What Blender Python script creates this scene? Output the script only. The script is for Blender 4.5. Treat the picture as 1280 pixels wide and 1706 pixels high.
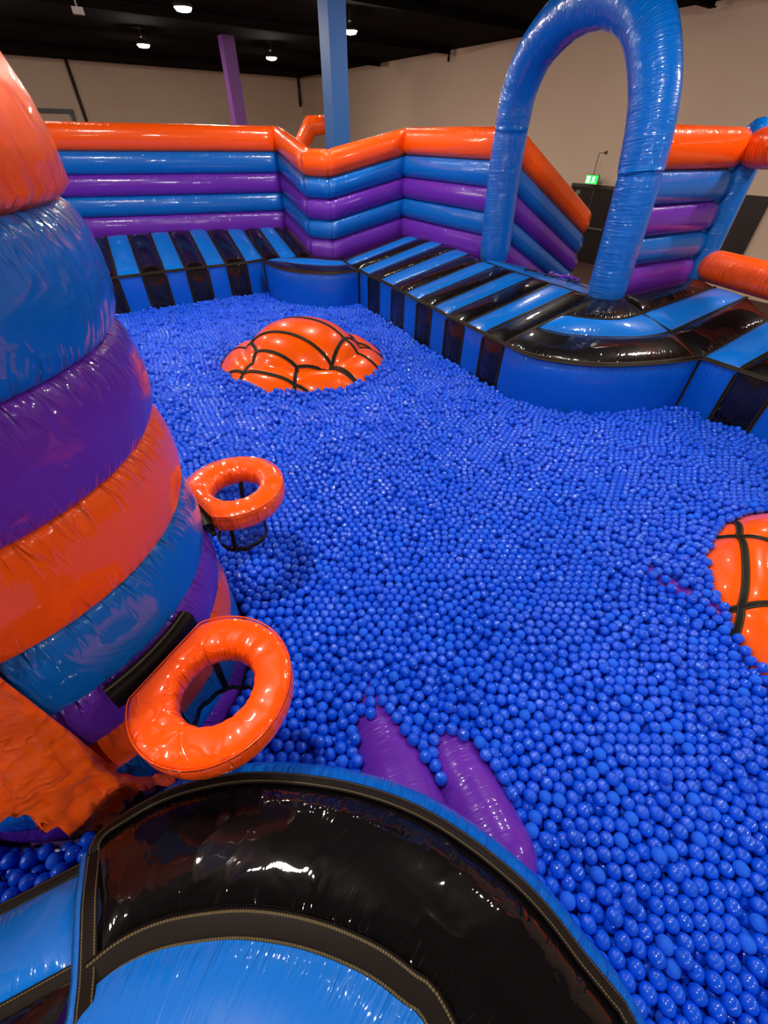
import bpy, bmesh, math, random
import numpy as np
from mathutils import Vector, Matrix
random.seed(5); np.random.seed(5)
for o in list(bpy.data.objects): bpy.data.objects.remove(o, do_unlink=True)
SC = bpy.context.scene; COL = SC.collection

# ------------------------------------------------------------------ camera
F_PX, PITCH, ROLL, CAM_Z = 690.3, math.radians(42.109), math.radians(.878), 2.62
_F0 = np.array([0, math.cos(PITCH), -math.sin(PITCH)]); _R0 = np.array([1., 0, 0]); _U0 = np.cross(_R0, _F0)
CR = _R0*math.cos(ROLL)+_U0*math.sin(ROLL); CU = -_R0*math.sin(ROLL)+_U0*math.cos(ROLL)
cam_data = bpy.data.cameras.new('camera'); cam = bpy.data.objects.new('camera', cam_data); COL.objects.link(cam)
cam_data.sensor_fit = 'HORIZONTAL'; cam_data.sensor_width = 36; cam_data.lens = 36*F_PX/1280
cam_data.clip_start = .02; cam_data.clip_end = 200
M = Matrix((CR, CU, -_F0)).transposed().to_4x4(); M.translation = (0, 0, CAM_Z); cam.matrix_world = M
SC.camera = cam
# ------------------------------------------------------------------ world and exposure
w = bpy.data.worlds.new('world'); SC.world = w; w.use_nodes = True
bg = w.node_tree.nodes['Background']; bg.inputs[0].default_value = (.9, .8, .72, 1); bg.inputs[1].default_value = .04
SC.view_settings.view_transform = 'Standard'; SC.view_settings.look = 'None'
SC.view_settings.gamma = 1; SC.view_settings.exposure = 0.0; SC.view_settings.use_curve_mapping = False
LAMP_EMIT = 375.0      # high-bay lamps
LAMP_COL = (1.0, .89, .76, 1)

# ------------------------------------------------------------------ helpers
def ray(x, y): return _F0+CR*(x-640)/F_PX+CU*(853-y)/F_PX
def at(x, y, z):
    d = ray(x, y); k = (z-CAM_Z)/d[2]; return Vector((d[0]*k, d[1]*k, z))
def ats(l): return [at(*q) for q in l]
def tag(o, label=None, cat=None, group=None, kind=None):
    if label: o['label'] = label
    if cat: o['category'] = cat
    if group: o['group'] = group
    if kind: o['kind'] = kind
    return o
def empty(name, loc=(0, 0, 0), rz=0):
    o = bpy.data.objects.new(name, None); COL.objects.link(o); o.location = loc; o.rotation_euler = (0, 0, rz); o.empty_display_size = .1; return o
class MB:
    def __init__(s): s.v = []; s.f = []; s.uv = []
    def grid(s, P, uv=None, close_u=False, flip=False):
        n, m = len(P), len(P[0]); b = len(s.v)
        for r in P: s.v += [tuple(p) for p in r]
        for i in range(n if close_u else n-1):
            for j in range(m-1):
                i2 = (i+1) % n
                q = [b+i*m+j, b+i2*m+j, b+i2*m+j+1, b+i*m+j+1]
                if uv: c = [uv[i][j], uv[i+1 if not close_u else i+1][j] if i+1 < len(uv) else uv[0][j], uv[i+1][j+1] if i+1 < len(uv) else uv[0][j+1], uv[i][j+1]]
                else: c = [(i, j), (i+1, j), (i+1, j+1), (i, j+1)]
                if flip: q.reverse(); c.reverse()
                s.f.append(q); s.uv.append(c)
        return b
    def fan(s, ring, centre, flip=False):
        b = len(s.v); s.v.append(tuple(centre))
        n = len(ring)
        for i in range(n):
            q = [ring[i], ring[(i+1) % n], b]
            if flip: q.reverse()
            s.f.append(q); s.uv.append([(0, 0), (1, 0), (.5, .5)])
    def box(s, c, d, R=None):
        b = len(s.v)
        for k in range(8):
            p = Vector(((1 if k & 1 else -1)*d[0]/2, (1 if k & 2 else -1)*d[1]/2, (1 if k & 4 else -1)*d[2]/2))
            if R is not None: p = R @ p
            s.v.append(tuple(Vector(c)+p))
        for q in ((0, 2, 3, 1), (4, 5, 7, 6), (0, 1, 5, 4), (2, 6, 7, 3), (0, 4, 6, 2), (1, 3, 7, 5)):
            s.f.append([b+i for i in q]); s.uv.append([(0, 0), (1, 0), (1, 1), (0, 1)])
    def tube(s, path, r, n=16, squash=1.0, cap=True, up=None):
        path = [Vector(p) for p in path]; rings = []; L = 0; P = []; UV = []
        side = None
        for i, p in enumerate(path):
            t = (path[min(i+1, len(path)-1)]-path[max(i-1, 0)]).normalized()
            if up is not None: side = t.cross(Vector(up)).normalized()
            elif side is None:
                side = t.cross(Vector((0, 0, 1)));
                if side.length < .1: side = t.cross(Vector((0, 1, 0)))
                side.normalize()
            else: side = (side-t*side.dot(t)).normalized()
            u2 = side.cross(t).normalized()
            rr = r[i] if hasattr(r, '__len__') else r
            if i: L += (p-path[i-1]).length
            P.append([p+side*math.cos(a)*rr+u2*math.sin(a)*rr*squash for a in [2*math.pi*k/n for k in range(n+1)]])
            UV.append([(L, k/n) for k in range(n+1)])
        b = s.grid(P, UV, flip=True)
        if cap:
            s.fan([b+k for k in range(n)], path[0], flip=False); e = b+(len(path)-1)*(n+1)
            s.fan([e+k for k in range(n)], path[-1], flip=True)
    def build(s, name, mat, parent=None, smooth=True, weld=True):
        me = bpy.data.meshes.new(name); me.from_pydata(s.v, [], s.f)
        uvl = me.uv_layers.new(name='UVMap'); flat = [x for c in s.uv for p in c for x in p]
        uvl.data.foreach_set('uv', flat)
        if weld:
            bm = bmesh.new(); bm.from_mesh(me); bmesh.ops.remove_doubles(bm, verts=bm.verts, dist=1e-5)
            bmesh.ops.recalc_face_normals(bm, faces=bm.faces) if weld == 2 else None
            bm.to_mesh(me); bm.free()
        if smooth: me.polygons.foreach_set('use_smooth', [True]*len(me.polygons))
        if mat: me.materials.append(mat)
        o = bpy.data.objects.new(name, me); COL.objects.link(o)
        if parent: o.parent = parent; o.matrix_parent_inverse = Matrix.Translation(parent.location).inverted() if parent.rotation_euler.z == 0 else parent.matrix_basis.inverted()
        return o
def resample(L, n):
    L = [Vector(p) for p in L]; d = [0]
    for i in range(1, len(L)): d.append(d[-1]+(L[i]-L[i-1]).length)
    out = []; j = 0
    for k in range(n+1):
        t = d[-1]*k/n
        while j < len(L)-2 and d[j+1] < t: j += 1
        u = (t-d[j])/max(1e-9, d[j+1]-d[j]); out.append(L[j].lerp(L[j+1], min(1, u)))
    return out
def smooth_path(L, n):
    """Catmull-Rom through the points, then even spacing"""
    L = [Vector(p) for p in L]; Q = [L[0]*2-L[1]]+L+[L[-1]*2-L[-2]]; out = []
    for i in range(1, len(Q)-2):
        for k in range(10):
            t = k/10; a, b, c, d = Q[i-1:i+3]
            out.append(.5*((2*b)+(c-a)*t+(2*a-5*b+4*c-d)*t*t+(3*b-a-3*c+d)*t**3))
    out.append(L[-1]); return resample(out, n)
def plen(L): return sum((Vector(L[i+1])-Vector(L[i])).length for i in range(len(L)-1))
def loft(mb, A, B, bulge, nrm=(0, 0, 1), step=.06, m=12, margin=.018, pinch=True, power=.55, flip=False):
    """cushioned panel between the polylines A and B"""
    la = max(plen(A), plen(B)); n = max(6, min(90, int(la/step)))
    A = resample(A, n); B = resample(B, n); P = []; UV = []
    for i in range(n+1):
        s = i/n; row = []; ru = []; w_ = (B[i]-A[i]).length; e = min(.45, margin/max(w_, .02))
        es = min(.45, margin/max(la, .02)); s2 = min(1, max(0, (s-es)/(1-2*es)))
        wl = min(1.0, (min(s2, 1-s2)*la/max(.05, w_)*2)) if pinch else 1
        fs = (1-(1-wl)**2.2)**power if pinch else 1
        nn = Vector(nrm) if not callable(nrm) else nrm(s)
        for j in range(m+1):
            t = .5-.5*math.cos(math.pi*j/m); t2 = min(1, max(0, (t-e)/(1-2*e)))
            h = (1-abs(2*t2-1)**2.2)**power
            row.append(A[i].lerp(B[i], t)+nn*bulge*h*fs); ru.append((s*la, t))
        P.append(row); UV.append(ru)
    mb.grid(P, UV, flip=flip)
def ribbon(mb, path, width, nrm=(0, 0, 1), lift=.004, step=.05, thick=.006):
    n = max(2, min(120, int(plen(path)/step))) if step else 2
    path = resample(path, n) if step else [Vector(p) for p in path]; P = []; UV = []; L = 0
    for i, p in enumerate(path):
        t = (path[min(i+1, len(path)-1)]-path[max(i-1, 0)]).normalized()
        nn = Vector(nrm) if not callable(nrm) else Vector(nrm(p, i/len(path)))
        sd = t.cross(nn).normalized(); nn = sd.cross(t).normalized()
        if i: L += (p-path[i-1]).length
        row = []; ru = []
        for k, (a, h) in enumerate(((-.5, -thick), (-.5, 0), (-.25, .25*thick), (0, .3*thick), (.25, .25*thick), (.5, 0), (.5, -thick))):
            row.append(p+sd*a*width+nn*(h+lift)); ru.append((L, a+.5))
        P.append(row); UV.append(ru)
    mb.grid(P, UV)

# ------------------------------------------------------------------ materials
def srgb(r, g, b):
    f = lambda c: (c/255/12.92) if c/255 <= .04045 else ((c/255+.055)/1.055)**2.4
    return (f(r), f(g), f(b), 1)
def nodes(name):
    m = bpy.data.materials.new(name); m.use_nodes = True; nt = m.node_tree
    return m, nt, nt.nodes['Principled BSDF']
def N(nt, typ, **kw):
    n = nt.nodes.new(typ)
    for k, v in kw.items():
        if k.startswith('i_'): n.inputs[int(k[2:]) if k[2:].isdigit() else k[2:]].default_value = v
        else: setattr(n, k, v)
    return n
def math_n(nt, op, a, b=None, c=None):
    n = nt.nodes.new('ShaderNodeMath'); n.operation = op
    for i, v in enumerate((a, b, c)):
        if v is None: continue
        if isinstance(v, (int, float)): n.inputs[i].default_value = v
        else: nt.links.new(v, n.inputs[i])
    return n.outputs[0]
def vinyl(name, col, rough=.34, pucker=1.0, freq=30, dist=.013, spec=.2, soft=.3, coat=.9, crease=.03, crease_scale=4.5):
    """glossy PVC: fine puckers that run in from the seams, soft waves elsewhere"""
    m, nt, b = nodes(name); L = nt.links
    tc = N(nt, 'ShaderNodeTexCoord'); sp = N(nt, 'ShaderNodeSeparateXYZ'); L.new(tc.outputs['UV'], sp.inputs[0])
    v = sp.outputs[1]; edge = math_n(nt, 'ABSOLUTE', math_n(nt, 'MULTIPLY_ADD', v, 2, -1))
    e4 = math_n(nt, 'POWER', edge, 3.0)
    cmb = N(nt, 'ShaderNodeCombineXYZ'); L.new(math_n(nt, 'MULTIPLY', sp.outputs[0], freq), cmb.inputs[0]); L.new(math_n(nt, 'MULTIPLY', v, 2.2), cmb.inputs[1])
    geo = N(nt, 'ShaderNodeNewGeometry'); oi = N(nt, 'ShaderNodeObjectInfo')
    L.new(math_n(nt, 'MULTIPLY', oi.outputs['Random'], 37), cmb.inputs[2])
    nz = N(nt, 'ShaderNodeTexNoise'); nz.inputs['Scale'].default_value = 1; nz.inputs['Detail'].default_value = 1.5; nz.inputs['Distortion'].default_value = .6
    L.new(cmb.outputs[0], nz.inputs['Vector'])
    big = N(nt, 'ShaderNodeTexNoise'); big.inputs['Scale'].default_value = 3.2; big.inputs['Detail'].default_value = 2; big.inputs['Distortion'].default_value = 1.2
    L.new(tc.outputs['Object'], big.inputs['Vector'])
    rid = math_n(nt, 'POWER', math_n(nt, 'SUBTRACT', 1, math_n(nt, 'ABSOLUTE', math_n(nt, 'MULTIPLY_ADD', nz.outputs[0], 4, -2))), 2.0)
    rid = math_n(nt, 'MAXIMUM', rid, 0)
    cr = N(nt, 'ShaderNodeTexNoise'); cr.inputs['Scale'].default_value = crease_scale; cr.inputs['Detail'].default_value = 1.0; cr.inputs['Distortion'].default_value = .5
    L.new(tc.outputs['Object'], cr.inputs['Vector'])
    cr2 = math_n(nt, 'POWER', math_n(nt, 'MAXIMUM', math_n(nt, 'SUBTRACT', 1, math_n(nt, 'ABSOLUTE', math_n(nt, 'MULTIPLY_ADD', cr.outputs[0], 9, -4.5))), 0), 1.6)
    patch = math_n(nt, 'MAXIMUM', math_n(nt, 'MULTIPLY_ADD', big.outputs[0], 5, -2.2), 0)
    h = math_n(nt, 'ADD', math_n(nt, 'MULTIPLY', math_n(nt, 'MULTIPLY', math_n(nt, 'ADD', nz.outputs[0], math_n(nt, 'MULTIPLY', rid, .35)), e4), pucker), math_n(nt, 'MULTIPLY', big.outputs[0], soft))
    h = math_n(nt, 'ADD', h, math_n(nt, 'MULTIPLY', math_n(nt, 'MULTIPLY', cr2, patch), crease))
    bp = N(nt, 'ShaderNodeBump'); bp.inputs['Strength'].default_value = 1; bp.inputs['Distance'].default_value = dist; L.new(h, bp.inputs['Height'])
    L.new(bp.outputs[0], b.inputs['Normal']); L.new(bp.outputs[0], b.inputs['Coat Normal'])
    b.inputs['Base Color'].default_value = col; b.inputs['Roughness'].default_value = rough
    b.inputs['Specular IOR Level'].default_value = spec; b.inputs['Coat Weight'].default_value = coat; b.inputs['Coat Roughness'].default_value = .04
    return m
def plain(name, col, rough=.6, spec=.4, noise=0, nscale=8, metal=0, bump=0):
    m, nt, b = nodes(name); L = nt.links
    b.inputs['Base Color'].default_value = col; b.inputs['Roughness'].default_value = rough; b.inputs['Specular IOR Level'].default_value = spec; b.inputs['Metallic'].default_value = metal
    if noise or bump:
        tc = N(nt, 'ShaderNodeTexCoord'); nz = N(nt, 'ShaderNodeTexNoise'); nz.inputs['Scale'].default_value = nscale; nz.inputs['Detail'].default_value = 4
        L.new(tc.outputs['Object'], nz.inputs['Vector'])
        if noise:
            mx = N(nt, 'ShaderNodeMix', data_type='RGBA'); mx.inputs[6].default_value = tuple(c*(1-noise) for c in col[:3])+(1,); mx.inputs[7].default_value = tuple(min(1, c*(1+noise)) for c in col[:3])+(1,)
            L.new(nz.outputs[0], mx.inputs[0]); L.new(mx.outputs[2], b.inputs['Base Color'])
        if bump:
            bp = N(nt, 'ShaderNodeBump'); bp.inputs['Distance'].default_value = bump; L.new(nz.outputs[0], bp.inputs['Height']); L.new(bp.outputs[0], b.inputs['Normal'])
    return m
def emit(name, col, s):
    m, nt, b = nodes(name); b.inputs['Base Color'].default_value = col; b.inputs['Emission Color'].default_value = col; b.inputs['Emission Strength'].default_value = s; return m
ORANGE, BLUE, PURPLE = srgb(255, 88, 6), srgb(0, 102, 200), srgb(102, 40, 174)
M_or = vinyl('orange_vinyl', ORANGE, pucker=2.0); M_bl = vinyl('blue_vinyl', BLUE, pucker=2.0); M_pu = vinyl('purple_vinyl', PURPLE, pucker=2.0)
M_or_t = vinyl('orange_tower_vinyl', ORANGE, .34, 1.3, 20, .034, soft=.25, coat=.6, crease=.015); M_bl_t = vinyl('blue_tower_vinyl', BLUE, .34, 1.3, 20, .034, soft=.3, crease=.015); M_pu_t = vinyl('purple_tower_vinyl', PURPLE, .34, 1.3, 20, .034, soft=.3, crease=.015)
M_arch = vinyl('arch_vinyl', srgb(0, 98, 198), .34, .9, 30, .016, soft=.9, crease=.10, crease_scale=7)
M_top = vinyl('bench_blue_vinyl', srgb(4, 112, 218), .36, 1.1, 30, .012, coat=.7, crease=.05)
M_bk = vinyl('black_vinyl', srgb(12, 9, 11), .4, .8, 24, .013, spec=.08, soft=.4, coat=.9, crease=.0)
M_bkp = vinyl('near_black_vinyl', srgb(11, 8, 10), .4, .55, 16, .024, spec=.05, soft=.5, coat=1.0, crease=.13, crease_scale=3.6)
M_side = vinyl('bench_side_vinyl', srgb(0, 88, 205), .36, 1.3, 34, .012, coat=.4)
M_dome = vinyl('dome_vinyl', srgb(255, 92, 0), .3, .8, 24, .007, coat=.7)
M_hoop = vinyl('hoop_vinyl', srgb(255, 84, 0), .34, 1.0, 16, .022, soft=.6, crease=.13, crease_scale=10)
M_flap = vinyl('flap_vinyl', srgb(255, 96, 8), .42, .3, 20, .024, soft=1.6, coat=.4, crease=.6, crease_scale=7)
def tape_mat():
    m, nt, b = nodes('black_tape_with_stitching'); L = nt.links
    tc = N(nt, 'ShaderNodeTexCoord'); sp = N(nt, 'ShaderNodeSeparateXYZ'); L.new(tc.outputs['UV'], sp.inputs[0])
    e = math_n(nt, 'ABSOLUTE', math_n(nt, 'MULTIPLY_ADD', sp.outputs[1], 2, -1))
    line = math_n(nt, 'LESS_THAN', math_n(nt, 'ABSOLUTE', math_n(nt, 'SUBTRACT', e, .74)), .085)
    dash = math_n(nt, 'GREATER_THAN', math_n(nt, 'FRACT', math_n(nt, 'MULTIPLY', sp.outputs[0], 110)), .25)
    k = math_n(nt, 'MULTIPLY', line, dash)
    mx = N(nt, 'ShaderNodeMix', data_type='RGBA'); mx.inputs[6].default_value = srgb(24, 18, 15); mx.inputs[7].default_value = srgb(104, 92, 66)
    L.new(k, mx.inputs[0]); L.new(mx.outputs[2], b.inputs['Base Color']); b.inputs['Roughness'].default_value = .5; b.inputs['Specular IOR Level'].default_value = .12
    bp = N(nt, 'ShaderNodeBump'); bp.inputs['Distance'].default_value = .002; L.new(k, bp.inputs['Height']); L.new(bp.outputs[0], b.inputs['Normal'])
    return m
M_tape = tape_mat()
M_black = plain('black_plastic', srgb(22, 20, 20), .35, .5)
M_metal = plain('grey_metal', srgb(120, 118, 115), .4, .5, metal=.8)

# ------------------------------------------------------------------ room
E1 = Vector((.566, -.824, 0)); E2 = Vector((-.824, -.566, 0)); K = Vector((-5.2, 34.0, 0)); ZF = -.5; ZC = 5.08
def rm(a, b, z=0): return K+E1*a+E2*b+Vector((0, 0, z))
def wall_mat():
    m, nt, b = nodes('painted_wall'); L = nt.links
    tc = N(nt, 'ShaderNodeTexCoord'); nz = N(nt, 'ShaderNodeTexNoise'); nz.inputs['Scale'].default_value = .8; nz.inputs['Detail'].default_value = 5
    L.new(tc.outputs['Object'], nz.inputs['Vector'])
    mx = N(nt, 'ShaderNodeMix', data_type='RGBA'); mx.inputs[6].default_value = srgb(216, 190, 168); mx.inputs[7].default_value = srgb(226, 202, 180)
    L.new(nz.outputs[0], mx.inputs[0]); L.new(mx.outputs[2], b.inputs['Base Color']); b.inputs['Roughness'].default_value = .85
    return m
M_wall = wall_mat()
M_ceil = plain('black_painted_deck', srgb(17, 12, 11), .95, .05, .3, 1.5)
M_floor = plain('brown_floor', srgb(92, 66, 62), .8, .2, .15, 3)
RA, RB = 46, 32; T = .2
def slab(name, pts, thick, mat):
    mb = MB(); b = 0
    n = len(pts); mb.v = [tuple(p) for p in pts]+[tuple(p+thick) for p in pts]
    mb.f = [list(range(n))[::-1], [n+i for i in range(n)]]+[[i, (i+1) % n, n+(i+1) % n, n+i] for i in range(n)]
    mb.uv = [[(0, 0)]*n, [(0, 0)]*n]+[[(0, 0), (1, 0), (1, 1), (0, 1)]]*n
    o = mb.build(name, mat, smooth=False, weld=2); o['kind'] = 'structure'; return o
slab('floor', [rm(-.3, -.3, ZF), rm(RA, -.3, ZF), rm(RA, RB, ZF), rm(-.3, RB, ZF)], Vector((0, 0, -.2)), M_floor)
slab('ceiling', [rm(-.3, -.3, ZC), rm(RA, -.3, ZC), rm(RA, RB, ZC), rm(-.3, RB, ZC)], Vector((0, 0, .2)), M_ceil)
slab('wall_right', [rm(0, 0, ZF), rm(RA, 0, ZF), rm(RA, 0, ZC), rm(0, 0, ZC)], -E2*T, M_wall)
slab('wall_left', [rm(0, 0, ZF), rm(0, RB, ZF), rm(0, RB, ZC), rm(0, 0, ZC)], -E1*T, M_wall)
slab('wall_near', [rm(RA, 0, ZF), rm(RA, RB, ZF), rm(RA, RB, ZC), rm(RA, 0, ZC)], E1*T, M_wall)
slab('wall_back', [rm(0, RB, ZF), rm(RA, RB, ZF), rm(RA, RB, ZC), rm(0, RB, ZC)], E2*T, M_wall)
# ceiling joists and ducts: dark, hardly seen
Rr = Matrix((E1, E2, Vector((0, 0, 1)))).transposed()
for k in range(8):
    mb = MB(); c = rm(4.5+k*4.6, 15.5, ZC-.09); mb.box(c, (.06, 30, .17), Rr); mb.box(c-Vector((0, 0, .08)), (.16, 30, .02), Rr)
    o = mb.build('trim_%d' % (k+1), M_ceil, smooth=False); o['kind'] = 'structure'
# double exit door in the right wall
door_c = 20.55
def on_right(q, z):   # distance along the right wall from the far corner
    pass
dA = (Vector((6.16, 17.53, 0))-K).dot(E1); DW = 1.75
M_door = plain('black_door', srgb(30, 22, 19), .5, .3); M_frame = plain('dark_frame', srgb(70, 62, 58), .6)
d1 = empty('door_1', rm(dA+DW/2, .02, ZF)); d1['kind'] = 'structure'
RrW = Rr
for s in (0, 1):
    mb = MB(); mb.box(rm(dA+.08+(DW-.16)*(.25+.5*s), .05, ZF+1.0), ((DW-.18)/2, .05, 1.98), RrW); lf = mb.build('door_leaf', M_door, d1, smooth=False)
    mb = MB(); mb.box(rm(dA+.08+(DW-.16)*(.25+.5*s), .13, ZF+.98), (.66, .035, .05), RrW)
    for t in (-.3, .3): mb.box(rm(dA+.08+(DW-.16)*(.25+.5*s)+t, .1, ZF+.98), (.05, .07, .08), RrW)
    mb.build('push_bar', M_metal, lf, smooth=False)
for (a, z, w_, h) in ((dA+.03, ZF+1.02, .07, 2.1), (dA+DW-.03, ZF+1.02, .07, 2.1), (dA+DW/2, ZF+2.04, DW, .08)):
    mb = MB(); mb.box(rm(a, .05, z), (w_, .1, h), RrW); mb.build('door_frame', M_frame, d1, smooth=False)
mb = MB(); mb.box(rm(dA+DW/2, .082, ZF+1.0), (.014, .02, 1.98), RrW); mb.build('meeting_strip', M_metal, d1, smooth=False)
mb = MB(); mb.box(rm(dA+.30, .085, ZF+1.86), (.16, .01, .1), RrW); mb.build('notice_plate', plain('pale_plate', srgb(120, 118, 112), .6), d1, smooth=False)
mb = MB(); mb.box(rm(dA+.45, .085, ZF+1.17), (.5, .012, .1), RrW); sg = mb.build('push_sign', plain('green_sign', srgb(16, 84, 52), .5), d1, smooth=False)
def text(body, size, loc, mat, parent, xdir, up=Vector((0, 0, 1))):
    cu = bpy.data.curves.new('lettering', 'FONT'); cu.body = body; cu.size = size; cu.align_x = 'CENTER'; cu.align_y = 'CENTER'; cu.extrude = .002
    to = bpy.data.objects.new('tmp', cu); COL.objects.link(to); dg = bpy.context.evaluated_depsgraph_get()
    me = bpy.data.meshes.new_from_object(to.evaluated_get(dg)); bpy.data.objects.remove(to)
    o = bpy.data.objects.new('lettering', me); COL.objects.link(o); me.materials.clear(); me.materials.append(mat)
    R = Matrix((xdir, up, xdir.cross(up))).transposed().to_4x4(); R.translation = loc
    me.transform(R)
    if parent: o.parent = parent; o.matrix_parent_inverse = Matrix.Translation(parent.location).inverted()
    return o
text('PUSH BAR TO OPEN', .052, rm(dA+.45, .096, ZF+1.17), plain('sign_white', srgb(190, 215, 190), .5), d1, E1)
# exit sign hanging on a rod
es = empty('exit_sign', rm((Vector((6.66, 16.8, 0))-K).dot(E1), .35, 1.72)); tag(es, 'green and white illuminated running man exit sign hanging above the double door', 'exit sign')
ec = es.location; M_green = emit('lit_green', srgb(30, 190, 70), 2.0); M_lw = emit('lit_white', srgb(225, 255, 225), 2.6)
mb = MB(); mb.box(ec, (.44, .05, .24), Rr); mb.build('housing', M_metal, es, smooth=False)
mb = MB(); mb.box(ec+E2*.028, (.42, .012, .21), Rr); mb.build('sign_face', M_green, es, smooth=False)
mb = MB(); mb.box(ec+E2*.037-E1*.12, (.11, .008, .16), Rr)
fig = [((.075, .065), (.03, .03)), ((.06, .03), (.035, .07)), ((.03, .045), (.05, .014)), ((.095, .035), (.045, .014)), ((.04, -.035), (.02, .06)), ((.09, -.03), (.018, .05)), ((.015, -.065), (.05, .014)), ((.115, -.055), (.04, .014))]
for (c, d) in fig: mb.box(ec+E2*.037+E1*c[0]+Vector((0, 0, c[1])), (d[0], .008, d[1]), Rr)
mb.build('pictogram', M_lw, es, smooth=False)
mb = MB(); mb.tube([ec+Vector((0, 0, .12)), ec+Vector((0, 0, .62)), ec+Vector((0, 0, .64))-E2*.33], .012, 6); mb.box(ec+Vector((0, 0, .64))-E2*.33, (.07, .04, .07), Rr); mb.build('rod', M_metal, es)
# black board and ledge on the right wall
mb = MB(); a0 = (Vector((7.6, 15.4, 0))-K).dot(E1); a1 = (Vector((9.43, 12.78, 0))-K).dot(E1)
bb = empty('wall_board', rm((a0+a1)/2, .03, .4)); tag(bb, 'large black board on the beige wall right of the arch, behind the low barrier', 'board')
mb.box(rm((a0+a1)/2, .05, 1.03), (a1-a0, .08, 1.24), Rr); mb.build('panel', plain('board_black', srgb(46, 36, 34), .5), bb, smooth=False)
mb = MB(); mb.box(rm((a0+a1)/2, .1, .395), (a1-a0+.02, .16, .035), Rr); mb.build('ledge', plain('ledge_beige', srgb(170, 150, 130), .6), bb, smooth=False)
# conduits and black roller frame on the left wall
def conduit(name, pts, r, label, mat=M_black):
    mb = MB(); mb.tube(pts, r, 8); o = mb.build(name, mat); tag(o, label, 'pipe'); return o
pA = (Vector((-14.72, 27.43, 0))-K).dot(E2)
conduit('wall_pipe', [rm(.12, pA, ZC), rm(.12, pA, 3.6), rm(.12, pA, 2.0), rm(.12, pA, ZF)], .07, 'thin dark vertical pipe down the far left wall', plain('dark_pipe', srgb(50, 30, 24), .6))
conduit('corner_pipe', [rm(.15, .15, ZC), rm(.15, .15, 3.9)], .07, 'short dark pipe hanging in the far corner of the room', M_black)
fr = empty('door_frame_bracket', rm(.1, 12.5, ZF)); tag(fr, 'black square framed doorway on the far left wall, beside the orange tower top', 'frame')
mb = MB(); p1 = (Vector((-15.1, 27.1, 0))-K).dot(E2); mb.box(rm(.08, p1+1.2, 3.36), (.12, 2.6, .16), Rr); mb.build('lintel', M_black, fr, smooth=False)
for q in (p1, p1+2.4):
    mb = MB(); mb.box(rm(.08, q, (3.36+ZF)/2), (.12, .16, 3.36-ZF), Rr); mb.build('jamb', M_black, fr, smooth=False)
# small pipe stub under the ceiling of the right wall
conduit('ceiling_stub', [rm(13.3, .2, ZC), rm(13.3, .2, ZC-.32)], .045, 'short black stub under the ceiling along the right wall', M_black)
# columns
M_cb = plain('blue_column_paint', srgb(40, 100, 176), .5, .4, .05, 2); M_cp = plain('purple_column_paint', srgb(118, 66, 146), .5, .4, .05, 2)
def column(c, wd, mat, label, flange=False):
    o = empty('column', (c[0], c[1], ZF)); tag(o, label, 'column')
    mb = MB(); c = Vector((c[0], c[1], 0)); h = ZC-ZF; zc = (ZC+ZF)/2
    if flange:
        for s in (-1, 1): mb.box(c+E2*s*wd/2+Vector((0, 0, zc)), (wd, .03, h), Rr)
        mb.box(c+Vector((0, 0, zc)), (.03, wd, h), Rr)
    else: mb.box(c+Vector((0, 0, zc)), (wd, wd, h), Rr)
    mb.build('shaft', mat, o, smooth=False)
    mb = MB(); mb.box(c+Vector((0, 0, ZF+.02)), (wd*1.5, wd*1.5, .04), Rr); mb.build('base_plate', mat, o, smooth=False)
column((-1.22, 13.1), .42, M_cb, 'blue square column rising to the ceiling behind the inflatable wall')
column((-5.53, 20.85), .42, M_cp, 'purple column far behind the long inflatable wall')
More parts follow.
